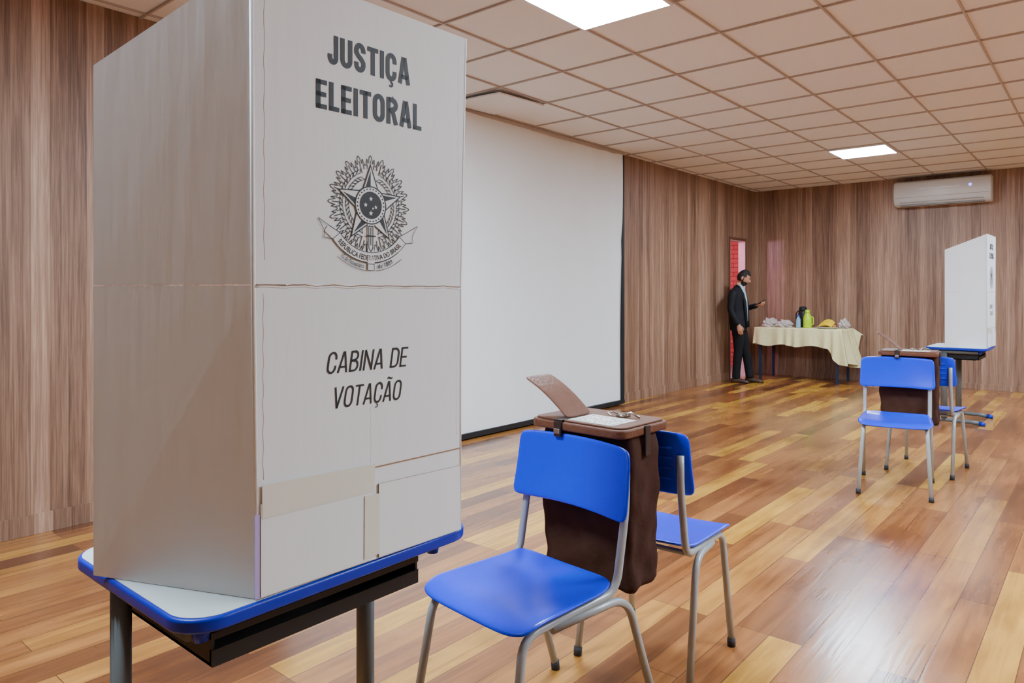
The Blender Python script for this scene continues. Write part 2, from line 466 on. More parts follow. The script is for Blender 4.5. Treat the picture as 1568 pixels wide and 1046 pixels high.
def glyph(ch, t):
    h = t/2; Q = []; vt = t*.88; g = vt/2
    def bar(a, b, w=t): Q.extend(ribbon([a, b], w))
    if ch == 'E':
        wd = .44; bar((h, 0), (h, 1)); bar((0, g), (wd, g), vt); bar((0, .5), (wd*.93, .5), vt); bar((0, 1-g), (wd, 1-g), vt)
    elif ch == 'L': wd = .42; bar((h, 0), (h, 1)); bar((0, g), (wd, g), vt)
    elif ch == 'I': wd = t; bar((h, 0), (h, 1))
    elif ch == 'T': wd = .50; bar((wd/2, 0), (wd/2, 1)); bar((0, 1-g), (wd, 1-g), vt)
    elif ch == 'J':
        wd = .44; r = (wd-t)/2; Q += ribbon([(wd-h, 1), (wd-h, .27)]+arcp(wd/2, .25, r, .25-g, 0, -180)+[(h, .34)], t)
    elif ch == 'U':
        wd = .52; r = (wd-t)/2; Q += ribbon([(h, 1), (h, .3)]+arcp(wd/2, .27, r, .27-g, 180, 360)+[(wd-h, 1)], t)
    elif ch == 'O':
        wd = .54; r = (wd-t)/2; Q += ribbon(arcp(wd/2, .72, r, .29-g, 0, 180)+arcp(wd/2, .28, r, .29-g, 180, 360), t, True)
    elif ch in 'CÇ':
        wd = .52; r = (wd-t)/2; Q += ribbon([(wd-h, .64)]+arcp(wd/2, .72, r, .29-g, 0, 180)+arcp(wd/2, .28, r, .29-g, 180, 360)+[(wd-h, .36)], t)
        if ch == 'Ç': Q += ribbon([(wd/2, .02), (wd/2, -.07), (wd/2+.06, -.10), (wd/2+.06, -.17), (wd/2, -.21), (wd/2-.09, -.20)], t*.42)
    elif ch == 'S':
        wd = .50; r = (wd-t)/2; Q += ribbon([(wd-h, .68)]+arcp(wd/2, .73, r, .28-g, 0, 180)+[(h, .68), (wd*.34, .565), (wd*.66, .44), (wd-h, .33)]+arcp(wd/2, .27, r, .28-g, 0, -180)+[(h, .33)], t)
    elif ch in 'AÃ':
        wd = .58; Q += ribbon([(h*.9, 0), (wd/2-t*.14, 1)], t); Q += ribbon([(wd-h*.9, 0), (wd/2+t*.14, 1)], t); bar((wd*.2, .27), (wd*.8, .27), vt)
        if ch == 'Ã': Q += ribbon([(wd*.25, 1.13), (wd*.38, 1.19), (wd*.55, 1.15), (wd*.7, 1.12), (wd*.8, 1.18)], t*.75)
    elif ch == 'V': wd = .58; Q += ribbon([(h*.9, 1), (wd/2, 0)], t); Q += ribbon([(wd-h*.9, 1), (wd/2, 0)], t)
    elif ch == 'N': wd = .56; bar((h, 0), (h, 1)); bar((wd-h, 0), (wd-h, 1)); bar((h, 1-h), (wd-h, h))
    elif ch == 'D':
        wd = .54; bar((h, 0), (h, 1)); Q += ribbon([(h, 1-g), (wd*.45, 1-g)]+arcp(wd*.45, .70, wd*.55-h, .30-g, 90, 0)+arcp(wd*.45, .30, wd*.55-h, .30-g, 0, -90)+[(h, g)], t)
    elif ch == 'B':
        wd = .53; bar((h, 0), (h, 1)); Q += ribbon([(h, 1-g), (wd*.5, 1-g)]+arcp(wd*.5, .76, wd*.43-h, .24-g, 90, -90)+[(h, .52)], t*.95)
        Q += ribbon([(h, .52), (wd*.5, .52)]+arcp(wd*.5, .26+g*.5, wd*.5-h, .26-g*.5, 90, -90)+[(h, g)], t*.95)
    elif ch == 'R':
        wd = .54; bar((h, 0), (h, 1)); Q += ribbon([(h, 1-g), (wd*.5, 1-g)]+arcp(wd*.5, .735, wd*.5-h, .265-g, 90, -90)+[(h, .47)], t)
        Q += ribbon([(wd*.55, .48), (wd-h*.9, 0)], t)
    else: wd = .26
    return wd, Q
def lettering(name, body, x0, x1, base, cap, t, shear, gap, mat, parent, y):
    geos = []; pen = 0
    for ch in body:
        wd, Q = glyph(ch, t)
        for q in Q:
            geos.append([(p[0]+pen, p[1]) for p in q])
        pen += wd+gap
    pen -= gap; k = (x1-x0-shear*cap)/pen; G = []
    for q in geos: poly(G, [(x0+p[0]*k+p[1]*cap*shear, base+p[1]*cap) for p in q], y)
    v, f = merge(G); return add_mesh(name, v, f, mat, parent)

def text_mesh(body, offset=0.0):
    c = bpy.data.curves.new("t", 'FONT'); c.body = body; c.offset = offset; c.resolution_u = 4; c.align_x = 'LEFT'
    o = bpy.data.objects.new("t", c); COL.objects.link(o)
    dg = bpy.context.evaluated_depsgraph_get(); dg.update()
    me = bpy.data.meshes.new_from_object(o.evaluated_get(dg))
    bpy.data.objects.remove(o)
    V = [(v.co.x, v.co.y) for v in me.vertices]; F = [tuple(p.vertices) for p in me.polygons]
    bpy.data.meshes.remove(me)
    return V, F
HV, _ = text_mesh("H"); CAP = max(v[1] for v in HV)-min(v[1] for v in HV)
def arc_text(name, body, c, R, a0, a1, cap, mat, parent, y):
    V, F = text_mesh(body, 0.01)
    xa = min(v[0] for v in V); xb = max(v[0] for v in V); VV = []
    for v in V:
        a = math.radians(a0+(v[0]-xa)/(xb-xa)*(a1-a0)); r = R-v[1]/CAP*cap
        r = 2*(R-cap/2)-r if False else R-cap+v[1]/CAP*cap if False else r
        VV.append((c[0]+r*math.cos(a), y, c[1]+r*math.sin(a)))
    return add_mesh(name, VV, F, mat, parent)

def emblem(parent, cx, cz, R):
    y1, y2, y3, y4, y5 = -.0010, -.0013, -.0016, -.0019, -.0022
    d1, w2, d3, w4, d5 = [], [], [], [], []
    c = (cx, cz)
    NG = 20
    z = []
    for k in range(NG):
        a = 360*k/NG+90
        for da, rr in ((-8, .80), (-5.5, .93), (-4, .84), (-1.6, .97), (0, 1.0), (1.6, .97), (4, .84), (5.5, .93), (8, .80)):
            t = math.radians(a+da); z.append((cx+R*rr*math.cos(t), cz+R*rr*math.sin(t)))
    stroke(d1, z, .0015, y1, True)
    for k in range(NG*3):
        t = math.radians(360*k/(NG*3)); r0 = .73 if k % 3 else .66; r1 = .90 if k % 3 == 0 else .82
        stroke(d1, [(cx+R*r0*math.cos(t), cz+R*r0*math.sin(t)), (cx+R*r1*math.cos(t), cz+R*r1*math.sin(t))], .0017, y1)
    for sgn in (-1, 1):
        for j in range(17):
            a = -65+j*8.2
            for rr, lean in ((.56, 28), (.70, -22)):
                t = math.radians(a); px = cx+sgn*R*rr*math.cos(t); pz = cz+R*rr*math.sin(t)
                dirn = math.radians(a+90+lean); dx = sgn*math.cos(dirn); dz = math.sin(dirn); L = R*.085; W = R*.035
                pts = [(px-dx*L, pz-dz*L), (px-dz*W, pz+dx*W), (px+dx*L, pz+dz*L), (px+dz*W, pz-dx*W)]
                stroke(d1, pts, .0012, y1, True)
    sp = starpts(c, R*.80, R*.34)
    for k in range(10):
        poly(w2, [c, sp[k], sp[(k+1) % 10]], y2)
    stroke(d3, sp, .0022, y3, True)
    sp2 = starpts(c, R*.70, R*.29)
    for k in range(0, 10, 2):
        poly(d3, [c, sp2[k], sp2[(k+1) % 10]], y3)
    disc(w4, c, R*.385, y4)
    ring = [(cx+R*.375*math.cos(t*math.pi/20), cz+R*.375*math.sin(t*math.pi/20)) for t in range(40)]
    stroke(d5, ring, .0024, y5, True)
    for t in range(27):
        a = 2*math.pi*t/27; disc(d5, (cx+R*.325*math.cos(a), cz+R*.325*math.sin(a)), R*.018, y5, 8)
    disc(d5, c, R*.275, y5)
    w6 = []
    for dx, dz, s in ((0, .13, .05), (0, -.16, .055), (-.13, 0, .05), (.12, -.03, .045), (.05, -.06, .03)):
        q = starpts((cx+R*dx, cz+R*dz), R*s, R*s*.45)
        for k in range(10): poly(w6, [(cx+R*dx, cz+R*dz), q[k], q[(k+1) % 10]], -.0025)
    w = R*.05
    poly(w4, [(cx-w*1.6, cz-R*.38), (cx-w*1.6, cz-R*.95), (cx+w*1.6, cz-R*.95), (cx+w*1.6, cz-R*.38)], y4)
    stroke(d5, [(cx-w, cz-R*.42), (cx-w, cz-R*.86), (cx, cz-R*.93), (cx+w, cz-R*.86), (cx+w, cz-R*.42)], .0018, y5, True)
    stroke(d5, [(cx-w*2.2, cz-R*.62), (cx+w*2.2, cz-R*.62)], .003, y5)
    stroke(d5, [(cx, cz-R*.45), (cx, cz-R*.8)], .002, y5)
    rc = (cx, cz-R*.02); ra, rb = R*.93, R*1.14
    oa = [(rc[0]+ra*math.cos(math.radians(a)), rc[1]+ra*math.sin(math.radians(a))) for a in range(218, 323, 4)]
    ob = [(rc[0]+rb*math.cos(math.radians(a)), rc[1]+rb*math.sin(math.radians(a))) for a in range(218, 323, 4)]
    for k in range(len(oa)-1): poly(w4, [oa[k], oa[k+1], ob[k+1], ob[k]], y4)
    stroke(d5, oa, .0012, y5); stroke(d5, ob, .0012, y5)
    for s in (-1, 1):
        a = math.radians(270+s*52)
        i = (rc[0]+ra*math.cos(a), rc[1]+ra*math.sin(a)); u = (rc[0]+rb*math.cos(a), rc[1]+rb*math.sin(a))
        tail = [i, (cx+s*R*1.0, cz-R*.46), (cx+s*R*1.22, cz-R*.34), (cx+s*R*1.08, cz-R*.58), (cx+s*R*1.10, cz-R*.70), u]
        k4 = [tail[0], tail[1], tail[3], tail[5]]
        poly(w4, k4, y4); stroke(d5, tail, .0012, y5, True)
    poly(w4, [(cx-.008, cz-R*1.03), (cx-.008, cz-R*1.30), (cx+.008, cz-R*1.30), (cx+.008, cz-R*1.03)], -.0025)
    stroke(d5, [(cx-.008, cz-R*1.18), (cx-.008, cz-R*1.31), (cx+.008, cz-R*1.31), (cx+.008, cz-R*1.18)], .0012, -.0027, True)
    for nm, g, mt in (("rays_and_leaves", d1, M_INK), ("star_ground", w2, M_CARD), ("star", d3, M_INK), ("disc_ground", w4, M_CARD), ("disc_and_ribbon", d5, M_INK), ("constellation", w6, M_CARD)):
        v, f = merge(g); add_mesh("emblem_"+nm, v, f, mt, parent)
    arc_text("emblem_ribbon_text", "REPÚBLICA FEDERATIVA DO BRASIL", rc, R*1.09, 224, 316, R*.10, M_INK, parent, -.0025)
    arc_text("emblem_date_left", "15 de Novembro", (cx, cz), R*1.28, 236, 262, R*.09, M_INK, parent, -.0025)
    arc_text("emblem_date_right", "de 1889", (cx, cz), R*1.28, 278, 296, R*.09, M_INK, parent, -.0025)
    d7 = []
    for a0, a1 in ((233, 265), (275, 307)):
        for rr in (1.15, 1.32):
            stroke(d7, [(cx+R*rr*math.cos(math.radians(a)), cz+R*rr*math.sin(math.radians(a))) for a in range(a0, a1+1, 4)], .0010, y5)
    v, f = merge(d7); add_mesh("emblem_lower_ribbon", v, f, M_INK, parent)

def cpanel(name, q, nrm, parent, t=.006, mt=None):
    nrm = Vector(nrm).normalized(); q = [Vector(p) for p in q]
    V = q+[p-nrm*t for p in q]
    F = [(0, 1, 2, 3), (7, 6, 5, 4), (0, 4, 5, 1), (1, 5, 6, 2), (2, 6, 7, 3), (3, 7, 4, 0)]
    return add_mesh(name, V, F, None, parent, mats=[mt or M_CARD, mt or M_KRAFT], fmat=[0, 0, 1, 1, 1, 1])

def booth(ax, ay, tabz):
    e = empty("voting_booth", (ax, ay, tabz), math.radians(-1.5))
    W = .495; zf = .555; zt = 1.125; zo = .976; fn = (0, -1, 0)
    cpanel("front_lower", [(0, 0, .001), (W, 0, .001), (W+.002, 0, zf-.001), (-.007, 0, zf-.001)], fn, e)
    cpanel("front_upper", [(-.007, 0, zf+.001), (W+.002, 0, zf+.001), (W+.018, 0, zt), (-.011, 0, zt)], fn, e)
    for sgn, nm in ((-1, "left"), (1, "right")):
        xb = 0 if sgn < 0 else W
        def L(s, z):
            k = s/.367; sh = (-.007-.004*max(0, z-zf)/.57 if sgn < 0 else .002+.016*max(0, z-zf)/.57) * min(1, z/zf)
            return (xb+sh*(1-k)+sgn*.154*k, .334*k+.002, z)
        nrm = (sgn*.905, -.41, 0)
        if sgn < 0:
            q1 = [L(.367, .001), L(0, .001), L(0, zf-.001), L(.367, zf-.001)]
            q2 = [L(.367, zf+.001), L(0, zf+.001), L(0, zt), L(.367, zo)]
        else:
            q1 = [L(0, .001), L(.367, .001), L(.367, zf-.001), L(0, zf-.001)]
            q2 = [L(0, zf+.001), L(.367, zf+.001), L(.367, zo), L(0, zt)]
        cpanel(nm+"_side_lower", q1, nrm, e); cpanel(nm+"_side_upper", q2, nrm, e)
    tube("corner_fold_left", [(0, .003, .002), (-.007, .003, zf), (-.011, .003, zt)], .0042, M_CARD, e, 8)
    tube("corner_fold_right", [(W, .003, .002), (W+.002, .003, zf), (W+.018, .003, zt)], .0042, M_CARD, e, 8)
    cr = [(-.007+(W+.009)*k/40, .0003+.0005*random.random(), zf+.0010*math.sin(k*1.1)+random.uniform(-.0008, .0008)) for k in range(41)]
    tube("horizontal_crease", cr, .0012, M_KRAFT, e, 6)
    tube("crease_lip", [(p[0], p[1]-.0005, p[2]-.003) for p in cr], .0018, M_CARD, e, 6)
    # soft dent lines beside the folds
    for xx, zz0, zz1 in ((.012, .60, 1.10), (.010, .21, .54), (W-.012, .22, .53), (W-.006, .60, 1.08), (.245, .20, .33)):
        pts = [(xx+.0012*math.sin(k*1.7+xx*90), .0008, zz0+(zz1-zz0)*k/24) for k in range(25)]
        tube("dent_line", pts, .0012, M_WORN if xx < .02 else M_CARD, e, 6)
    lettering("text_justica", "JUSTIÇA", .143, .346, .980, .056, .185, 0, .085, M_INK, e, -.0008)
    lettering("text_eleitoral", "ELEITORAL", .117, .378, .890, .055, .185, 0, .085, M_INK, e, -.0008)
    lettering("text_cabina", "CABINA DE", .139, .342, .386, .041, .105, .17, .10, M_INKL, e, -.0008)
    lettering("text_votacao", "VOTAÇÃO", .152, .326, .318, .041, .105, .17, .10, M_INKL, e, -.0008)
    em = empty("emblem", (0, 0, 0)); em.parent = e
    emblem(em, .243, .717, .100)
    boxes("flap_line", [(.25, W, -.0015, 0, .187, .189)], M_KRAFT, e)
    cpanel("foot_flap_right", [(.262, -.004, .004), (W-.002, -.004, .004), (W-.004, -.004, .149), (.262, -.004, .153)], fn, e, .0035)
    cpanel("foot_flap_left", [(.004, -.0035, .004), (.252, -.0035, .004), (.252, -.0035, .165), (.004, -.0035, .168)], fn, e, .003, M_CARD)
    cpanel("tape_wide", [(.006, -.0042, .142), (.250, -.0042, .140), (.252, -.0042, .196), (.006, -.0042, .202)], fn, e, .0005, M_TAPE)
    cpanel("tape_strip", [(.225, -.0050, .010), (.262, -.0050, .012), (.263, -.0050, .134), (.226, -.0050, .136)], fn, e, .0005, M_TAPE)
    boxes("edge_strip", [(-.0065, .003, -.0020, 0, .003, .15)], M_LAV, e)
    return e

# ------------------------------------------------------------ school desk
TT = .76
def desk(cx, cy):
    e = empty("school_desk", (cx, cy, 0))
    w, d = .685, .530
    prism("edge_band", rrect(w, d, .072, 12), TT-.026, TT-.001, M_BLUE_D, e, .006)
    prism("laminate_top", rrect(w-.014, d-.014, .066, 12), TT-.004, TT, M_LAM, e)
    for sx, yy in ((-.300, .10), (.270, .055)):
        tube("post", [(sx, yy, .03), (sx, yy, TT-.05)], .018, M_STEEL_D, e, 16, 1.6, up=(1, 0, 0))
        tube("top_rail", fillet([(sx, -.19, TT-.045), (sx, .21, TT-.045)], .02), .016, M_STEEL_D, e)
        tube("foot_bar", [(sx, -.21, .022), (sx, -.12, .032), (sx, .12, .032), (sx, .23, .022)], .02, M_STEEL_D, e, 12, .8)
        tube("foot_cap_front", [(sx, -.20, .022), (sx, -.25, .018)], [.024, .018], M_BLUE_D, e)
        tube("foot_cap_rear", [(sx, .22, .022), (sx, .27, .018)], [.024, .018], M_BLUE_D, e)
        tube("hinge_plug", [(sx*.96, -.205, TT-.026), (sx*.96, -.205, TT-.058)], [.017, .013], M_BLUE_D, e)
    x0, x1, y0, y1, z0, z1 = -.262, .225, -.19, .18, .640, .70
    boxes("book_tray", [(x0, x1, y0, y1, z0, z0+.006), (x0, x1, y1-.006, y1, z0, z1), (x0, x0+.006, y0, y1, z0, z1), (x1-.006, x1, y0, y1, z0, z1), (x0, x1, y0-.004, y0+.006, z0, z0+.030),
                        (x0, x1, y0-.004, y0+.02, z1-.012, z1)], M_TRAY, e)
    ribs = [(x0+.03+k*.05, x0+.038+k*.05, y0+.03, y1, z0-.006, z0) for k in range(9)]
    boxes("tray_ribs", ribs, M_TRAY, e)
    boxes("tray_brackets", [(x0, x0+.03, -.05, .0, z1-.002, TT-.03), (x1-.03, x1, -.05, .0, z1-.002, TT-.03)], M_TRAY, e)
    return e

desk(.880, 1.407); booth(.669, 1.150, TT)
desk(8.583, 1.20); booth(8.372, .944, TT)

# ------------------------------------------------------------ school chair (sitter faces local -x)
def chair(cx, cy, rz=0, rear=.34, front=-.235):
    e = empty("school_chair", (cx, cy, 0), rz)
    SH = .458
    def seat(u, v):
        x = -.003+u*.200; y = v*.214*(1-.04*u)
        z = SH-.010*(1-v*v)*(1-u*u)
        if u < -.55: z -= .024*((-.55-u)/.45)**2
        if u > .6: z += .018*((u-.6)/.4)**2
        z += .006*abs(v)**3
        return (x, y, z)
    sheet("seat", seat, 18, 18, .010, M_BLUE, e, ne=8)
    def back(u, v):
        y = u*.229*(1-.02*v); z = .752+v*.105-.006*u*u
        x = .238+.016*v-.028*u*u+.006*(1-v*v)
        return (x, y, z)
    sheet("backrest", back, 20, 12, .012, M_BLUE, e, ne=13)
    rg = []
    for k in range(4):
        z = .700+k*.034
        rg.append(sweepgeo([(.252+.016*(z-.752)/.1-.028*(yy/.222)**2, yy, z) for yy in [-.17+.034*i for i in range(11)]], .005, 8))
    v, f = merge(rg); add_mesh("backrest_ribs", v, f, M_BLUE, e, True)
    for s, nm in ((1, "left"), (-1, "right")):
        y = s*.196
        pts = fillet([(.240, s*.199, .78), (.238, s*.199, .67), (.195, s*.198, SH-.012), (.02, y*.93, SH-.024), (-.165, y*.93, SH-.032), (front, s*.205, .012)], .055, 7)
        tube("frame_tube_"+nm, pts, .0122, M_STEEL, e)
        pts = fillet([(-.06, s*.185, SH-.042), (rear*.62, s*.203, SH-.036), (rear, s*.212, .012)], .075, 7)
        tube("rear_leg_"+nm, pts, .0122, M_STEEL, e)
        tube("foot_front_"+nm, [(front+.0003, s*.205, .001), (front+.003, s*.205, .03)], .0150, M_RUB, e)
        tube("foot_rear_"+nm, [(rear, s*.212, .001), (rear-.003, s*.212, .03)], .0150, M_RUB, e)
    tube("cross_bar_front", [(-.12, -.18, SH-.032), (-.12, .18, SH-.032)], .009, M_STEEL, e)
    tube("cross_bar_rear", [(.12, -.185, SH-.032), (.12, .185, SH-.032)], .009, M_STEEL, e)
    return e

chair(1.577, 1.305, math.radians(-6), .385, -.235)
chair(2.320, 1.27, math.pi+math.radians(3), .20, -.20)
chair(5.29, 1.11, math.radians(10), .27, -.27)
chair(6.035, 1.05, math.pi-math.radians(4), .25, -.22)

# ------------------------------------------------------------ canvas ballot bag
def bag(cx, cy, rz=0):
    e = empty("canvas_ballot_bag", (cx, cy, 0), rz)
    hx, hy = .083, .180; z0, z1 = .395, .868
    out0 = rrect(2*hx, 2*hy, .02, 5)
    out = []
    for i in range(len(out0)):
        a = Vector(out0[i]); b = Vector(out0[(i+1) % len(out0)]); m = max(1, int((b-a).length/.012))
        for k in range(m): out.append(a+(b-a)*k/m)
    n = len(out); L = 34; V, F = [], []
    for j in range(L+1):
        t = j/L; z = z0+(z1-z0)*t
        for i, p in enumerate(out):
            d = p.normalized()
            w = .004*math.sin(p.y*42+p.x*55+t*7)+.0035*math.sin((p.y+p.x)*70-t*16)+.003*math.sin(p.y*25+t*26+p.x*30)
            w += -.010*abs(math.sin((t-.25+p.y*2.2)*5))*(1-t)
            q = p*(.96 if j == 0 else 1)*(1-.06*max(0, t-.9)*10)+d*(w*((1-t)*.7+.25))
            q.x = max(-hx-.002, min(hx+.002, q.x))
            V.append((q.x, q.y, z+(.004*math.sin(p.y*30+p.x*20) if j < 3 else 0)))
    for j in range(L):
        for i in range(n): F.append((j*n+i, j*n+(i+1) % n, (j+1)*n+(i+1) % n, (j+1)*n+i))
    F.append(tuple(range(n))[::-1])
    add_mesh("canvas_body", V, F, M_CANVAS, e, True)
    prism("leather_rim", rrect(.272, .368, .035, 8), .865, .892, M_LEATHER, e, .006)
    prism("lid_top", rrect(.250, .346, .03, 8), .892, .898, M_LEATHER, e, .002)
    boxes("strap", [(-.143, -.135, .045, .075, .845, .895), (-.143, -.05, .045, .075, .896, .901)], M_STRAP, e, .003)
    boxes("buckle", [(-.147, -.142, .048, .072, .855, .872)], M_METAL, e, .002)
    boxes("side_strap", [(-.02, .01, -.190, -.183, .80, .895)], M_STRAP, e, .003)
    def flap(u, v):
        s = (u+1)/2
        return (-.045+v*.068-.040*s, .045+s*.150, .90+s*.125+.012*math.sin(s*math.pi))
    sheet("open_flap", flap, 12, 6, .006, M_LEATHER, e, ne=12)
    boxes("paper_label", [(-.110, .02, -.13, .04, .8982, .8992)], M_PAPER, e)
    lines = []
    for k in range(12):
        yy = -.122+k*.0132
        for q in range(5):
            if random.random() < .8:
                a = -.104+q*.024; lines.append((a, a+random.uniform(.008, .021), yy, yy+.0032, .8992, .8995))
    boxes("label_print", lines, M_INK, e)
    V, F = sweepgeo([(.055+.02*math.cos(t), -.02+.02*math.sin(t), .902+.006*math.sin(t)) for t in [i*math.pi/8 for i in range(17)]], .0028, 8)
    g2 = sweepgeo([(.04, -.04, .900), (.05, -.09, .915), (.055, -.12, .902)], .004, 8)
    v, f = merge([(V, F), g2, boxgeo((.03, .07, -.075, -.05, .898, .908))])
    add_mesh("metal_clasp", v, f, M_METAL, e, True)
    return e
bag(1.957, 1.280, math.radians(-3)); bag(5.665, 1.10, math.radians(4))

# ------------------------------------------------------------ refreshment table
tx0, tx1, ty0, ty1, tz = 10.72, 11.36, 2.95, 4.20, .78
tb = empty("refreshment_table", (0, 0, 0))
boxes("table_board", [(tx0+.01, tx1-.01, ty0+.01, ty1-.01, tz-.03, tz-.004)], M_TBL, tb)
for lx in (tx0+.05, tx1-.05):
    for ly in (ty0+.06, ty1-.08):
        boxes("leg", [(lx-.016, lx+.016, ly-.016, ly+.016, 0.001, tz-.03)], M_TBL, tb)
boxes("leg_rail", [(tx0+.04, tx1-.04, ty0+.05, ty0+.07, .66, .70), (tx0+.04, tx1-.04, ty1-.09, ty1-.07, .66, .70)], M_TBL, tb)
cx, cy = (tx0+tx1)/2, (ty0+ty1)/2; out = []
o0 = rrect(tx1-tx0, ty1-ty0, .03, 5)
for i in range(len(o0)):
    a = Vector(o0[i]); b = Vector(o0[(i+1) % len(o0)]); m = max(1, int((b-a).length/.02))
    for k in range(m): out.append(a+(b-a)*k/m)
n = len(out); V = []; F = []; Lr = 14
for j in range(Lr+1):
    t = j/Lr
    for i, p in enumerate(out):
        yn = (p.y+(ty1-ty0)/2)/(ty1-ty0)
        onend = max(0, 1-yn/.14)
        drop = .26+.27*onend+.05*math.sin(i*.22)*onend+.015*math.sin(i*.3)
        if p.x > (tx1-tx0)/2-.02: drop = .10
        nx = -1 if p.x < -(tx1-tx0)/2+.03 else (1 if p.x > (tx1-tx0)/2-.03 else 0)
        ny = -1 if yn < .03 else (1 if yn > .97 else 0)
        nr = Vector((nx*(0 if nx > 0 else 1), ny))
        if nr.length: nr.normalize()
        amp = .004+t*(.018+.035*onend)
        w = amp*(1+math.sin(i*.75+math.sin(i*.2)*2))
        V.append((cx+p.x+nr.x*w, cy+p.y+nr.y*w*(1.5 if ny < 0 else .6), tz+.004-drop*t))
for j in range(Lr):
    for i in range(n): F.append((j*n+i, j*n+(i+1) % n, (j+1)*n+(i+1) % n, (j+1)*n+i))
F.append(tuple(range(n)))
add_mesh("tablecloth", V, F, M_CLOTH, tb, True)
TZ = tz+.005
jug = empty("lime_bottle", (10.92, 3.47, TZ))
lathe("bottle_body", [(.054, 0), (.060, .01), (.060, .13), (.052, .18), (.034, .215), (.03, .225)], M_LIME, jug)
lathe("bottle_cap", [(.034, .223), (.036, .232), (.034, .265), (.02, .272)], M_LIME, jug)
tube("bottle_handle", fillet([(.0, -.05, .17), (0, -.085, .16), (0, -.085, .06), (0, -.055, .05)], .03), .008, M_LIME, jug)
th = empty("black_thermos", (11.18, 3.62, TZ))
lathe("flask_body", [(.06, 0), (.066, .01), (.066, .21), (.056, .24), (.05, .25)], M_TRAY, th)
lathe("flask_lid", [(.052, .25), (.056, .26), (.052, .30), (.03, .315)], M_BLACK, th)
tube("flask_spout", [(-.03, .0, .28), (-.09, 0, .27)], [.014, .01], M_BLACK, th)
tube("flask_handle", fillet([(.0, .05, .25), (0, .10, .22), (0, .10, .08), (0, .06, .06)], .03), .009, M_BLACK, th)
for bx, by in ((10.86, 3.585), (10.98, 3.62)):
    wb = empty("water_bottle", (bx, by, TZ))
    lathe("bottle_body", [(.028, 0), (.032, .006), (.032, .05), (.029, .055), (.032, .06), (.032, .12), (.014, .16), (.013, .175)], M_WATER, wb)
    lathe("bottle_cap", [(.016, .172), (.016, .192)], M_CAPB, wb)
pl = empty("fruit_platter", (10.93, 3.20, TZ))
lathe("platter", [(.09, 0), (.12, .004), (.155, .022), (.153, .026), (.11, .010), (.0001, .008)], M_PLATE, pl, n=32)
for k in range(6):
    a = -.6+k*.24; c0 = Vector((-.06+.022*k, -.09, .03+.010*k)); pts = []
    for q in range(9):
        t = q/8; pts.append(c0+Vector((math.sin(a)*.05+.03*math.sin(t*math.pi), t*.19, .035*math.sin(t*math.pi))))
    tube("banana", pts, [.006, .014, .019, .021, .021, .019, .016, .009, .004], M_BAN, pl, 8)
for k in range(6):
    v, f = ellgeo((.04+random.uniform(-.04, .04), random.uniform(-.08, .08), .035), .035, .045, .022, 12, 8); add_mesh("bread_roll", v, f, M_BREAD, pl, True)
def pbag(px, py, rx, ry, rz, seed, fill=True):
    e = empty("plastic_food_bag", (px, py, TZ)); rnd = random.Random(seed); ph = [rnd.uniform(0, 6) for _ in range(6)]
    def fn(p, d):
        k = 1+.17*math.sin(d.x*6+d.y*5+ph[0])+.16*math.sin(d.y*9-d.z*8+ph[1])+.10*math.sin(d.x*19+d.z*15+ph[2])+.07*math.sin(d.y*31+d.x*23+ph[3])
        q = p*k
        if d.z > .2: q.z += rz*.35*abs(math.sin(d.x*7+ph[4]))*d.z
        q.z = max(q.z, -rz*.6); return q
    v, f = ellgeo((0, 0, rz*.62), rx, ry, rz, 48, 28, fn); add_mesh("wrapped_bag", v, f, M_BAGP, e, True)
    if fill:
        v, f = ellgeo((0, 0, rz*.5), rx*.6, ry*.6, rz*.3, 14, 8); add_mesh("contents", v, f, M_BREAD, e, True)
pbag(11.02, 4.06, .15, .09, .065, 1, False); pbag(10.94, 3.81, .12, .10, .055, 2); pbag(11.23, 3.04, .07, .07, .065, 3)

# ------------------------------------------------------------ man (local: faces +x, his left is +y)
man = empty("standing_man", (10.075, 4.155, 0), math.radians(-80)); man.scale = (.975, .975, .975)
def ring_loft(rings, n=24):
    V, F = [], []
    for (x, y, z, rx, ry) in rings:
        for k in range(n):
            a = 2*math.pi*k/n; V.append((x+rx*math.cos(a), y+ry*math.sin(a), z))
    for i in range(len(rings)-1):
        for k in range(n): F.append((i*n+k, i*n+(k+1) % n, (i+1)*n+(k+1) % n, (i+1)*n+k))
    F.append(tuple(range(n))[::-1]); F.append(tuple((len(rings)-1)*n+k for k in range(n)))
    return V, F
def remesh(o, vs, sm=4):
    md = o.modifiers.new("r", 'REMESH'); md.mode = 'VOXEL'; md.voxel_size = vs; md.use_smooth_shade = True
    md = o.modifiers.new("sm", 'SMOOTH'); md.iterations = sm; md.factor = .5
torso = ring_loft([(-.02, 0, .78, .118, .176), (-.02, 0, .86, .127, .182), (-.03, 0, .97, .124, .168), (-.04, 0, 1.07, .118, .164), (-.05, 0, 1.18, .128, .182),
                   (-.05, 0, 1.28, .128, .198), (-.05, 0, 1.35, .108, .198), (-.047, 0, 1.388, .085, .160), (-.035, 0, 1.415, .066, .085), (-.025, 0, 1.445, .062, .064)])
pa = fillet([(-.05, .175, 1.345), (-.04, .235, 1.28), (-.01, .245, 1.09), (.215, .12, 1.15)], .06)
larm = sweepgeo(pa, [.066-.026*i/(len(pa)-1) for i in range(len(pa))], 14)
pr = fillet([(-.05, -.175, 1.345), (-.06, -.235, 1.28), (-.085, -.255, 1.09), (.03, -.235, .875)], .06)
rarm = sweepgeo(pr, [.066-.026*i/(len(pr)-1) for i in range(len(pr))], 14)
v, f = merge([torso, rarm, larm]); o = add_mesh("jacket", v, f, M_SUIT, man, True); remesh(o, .011, 4)
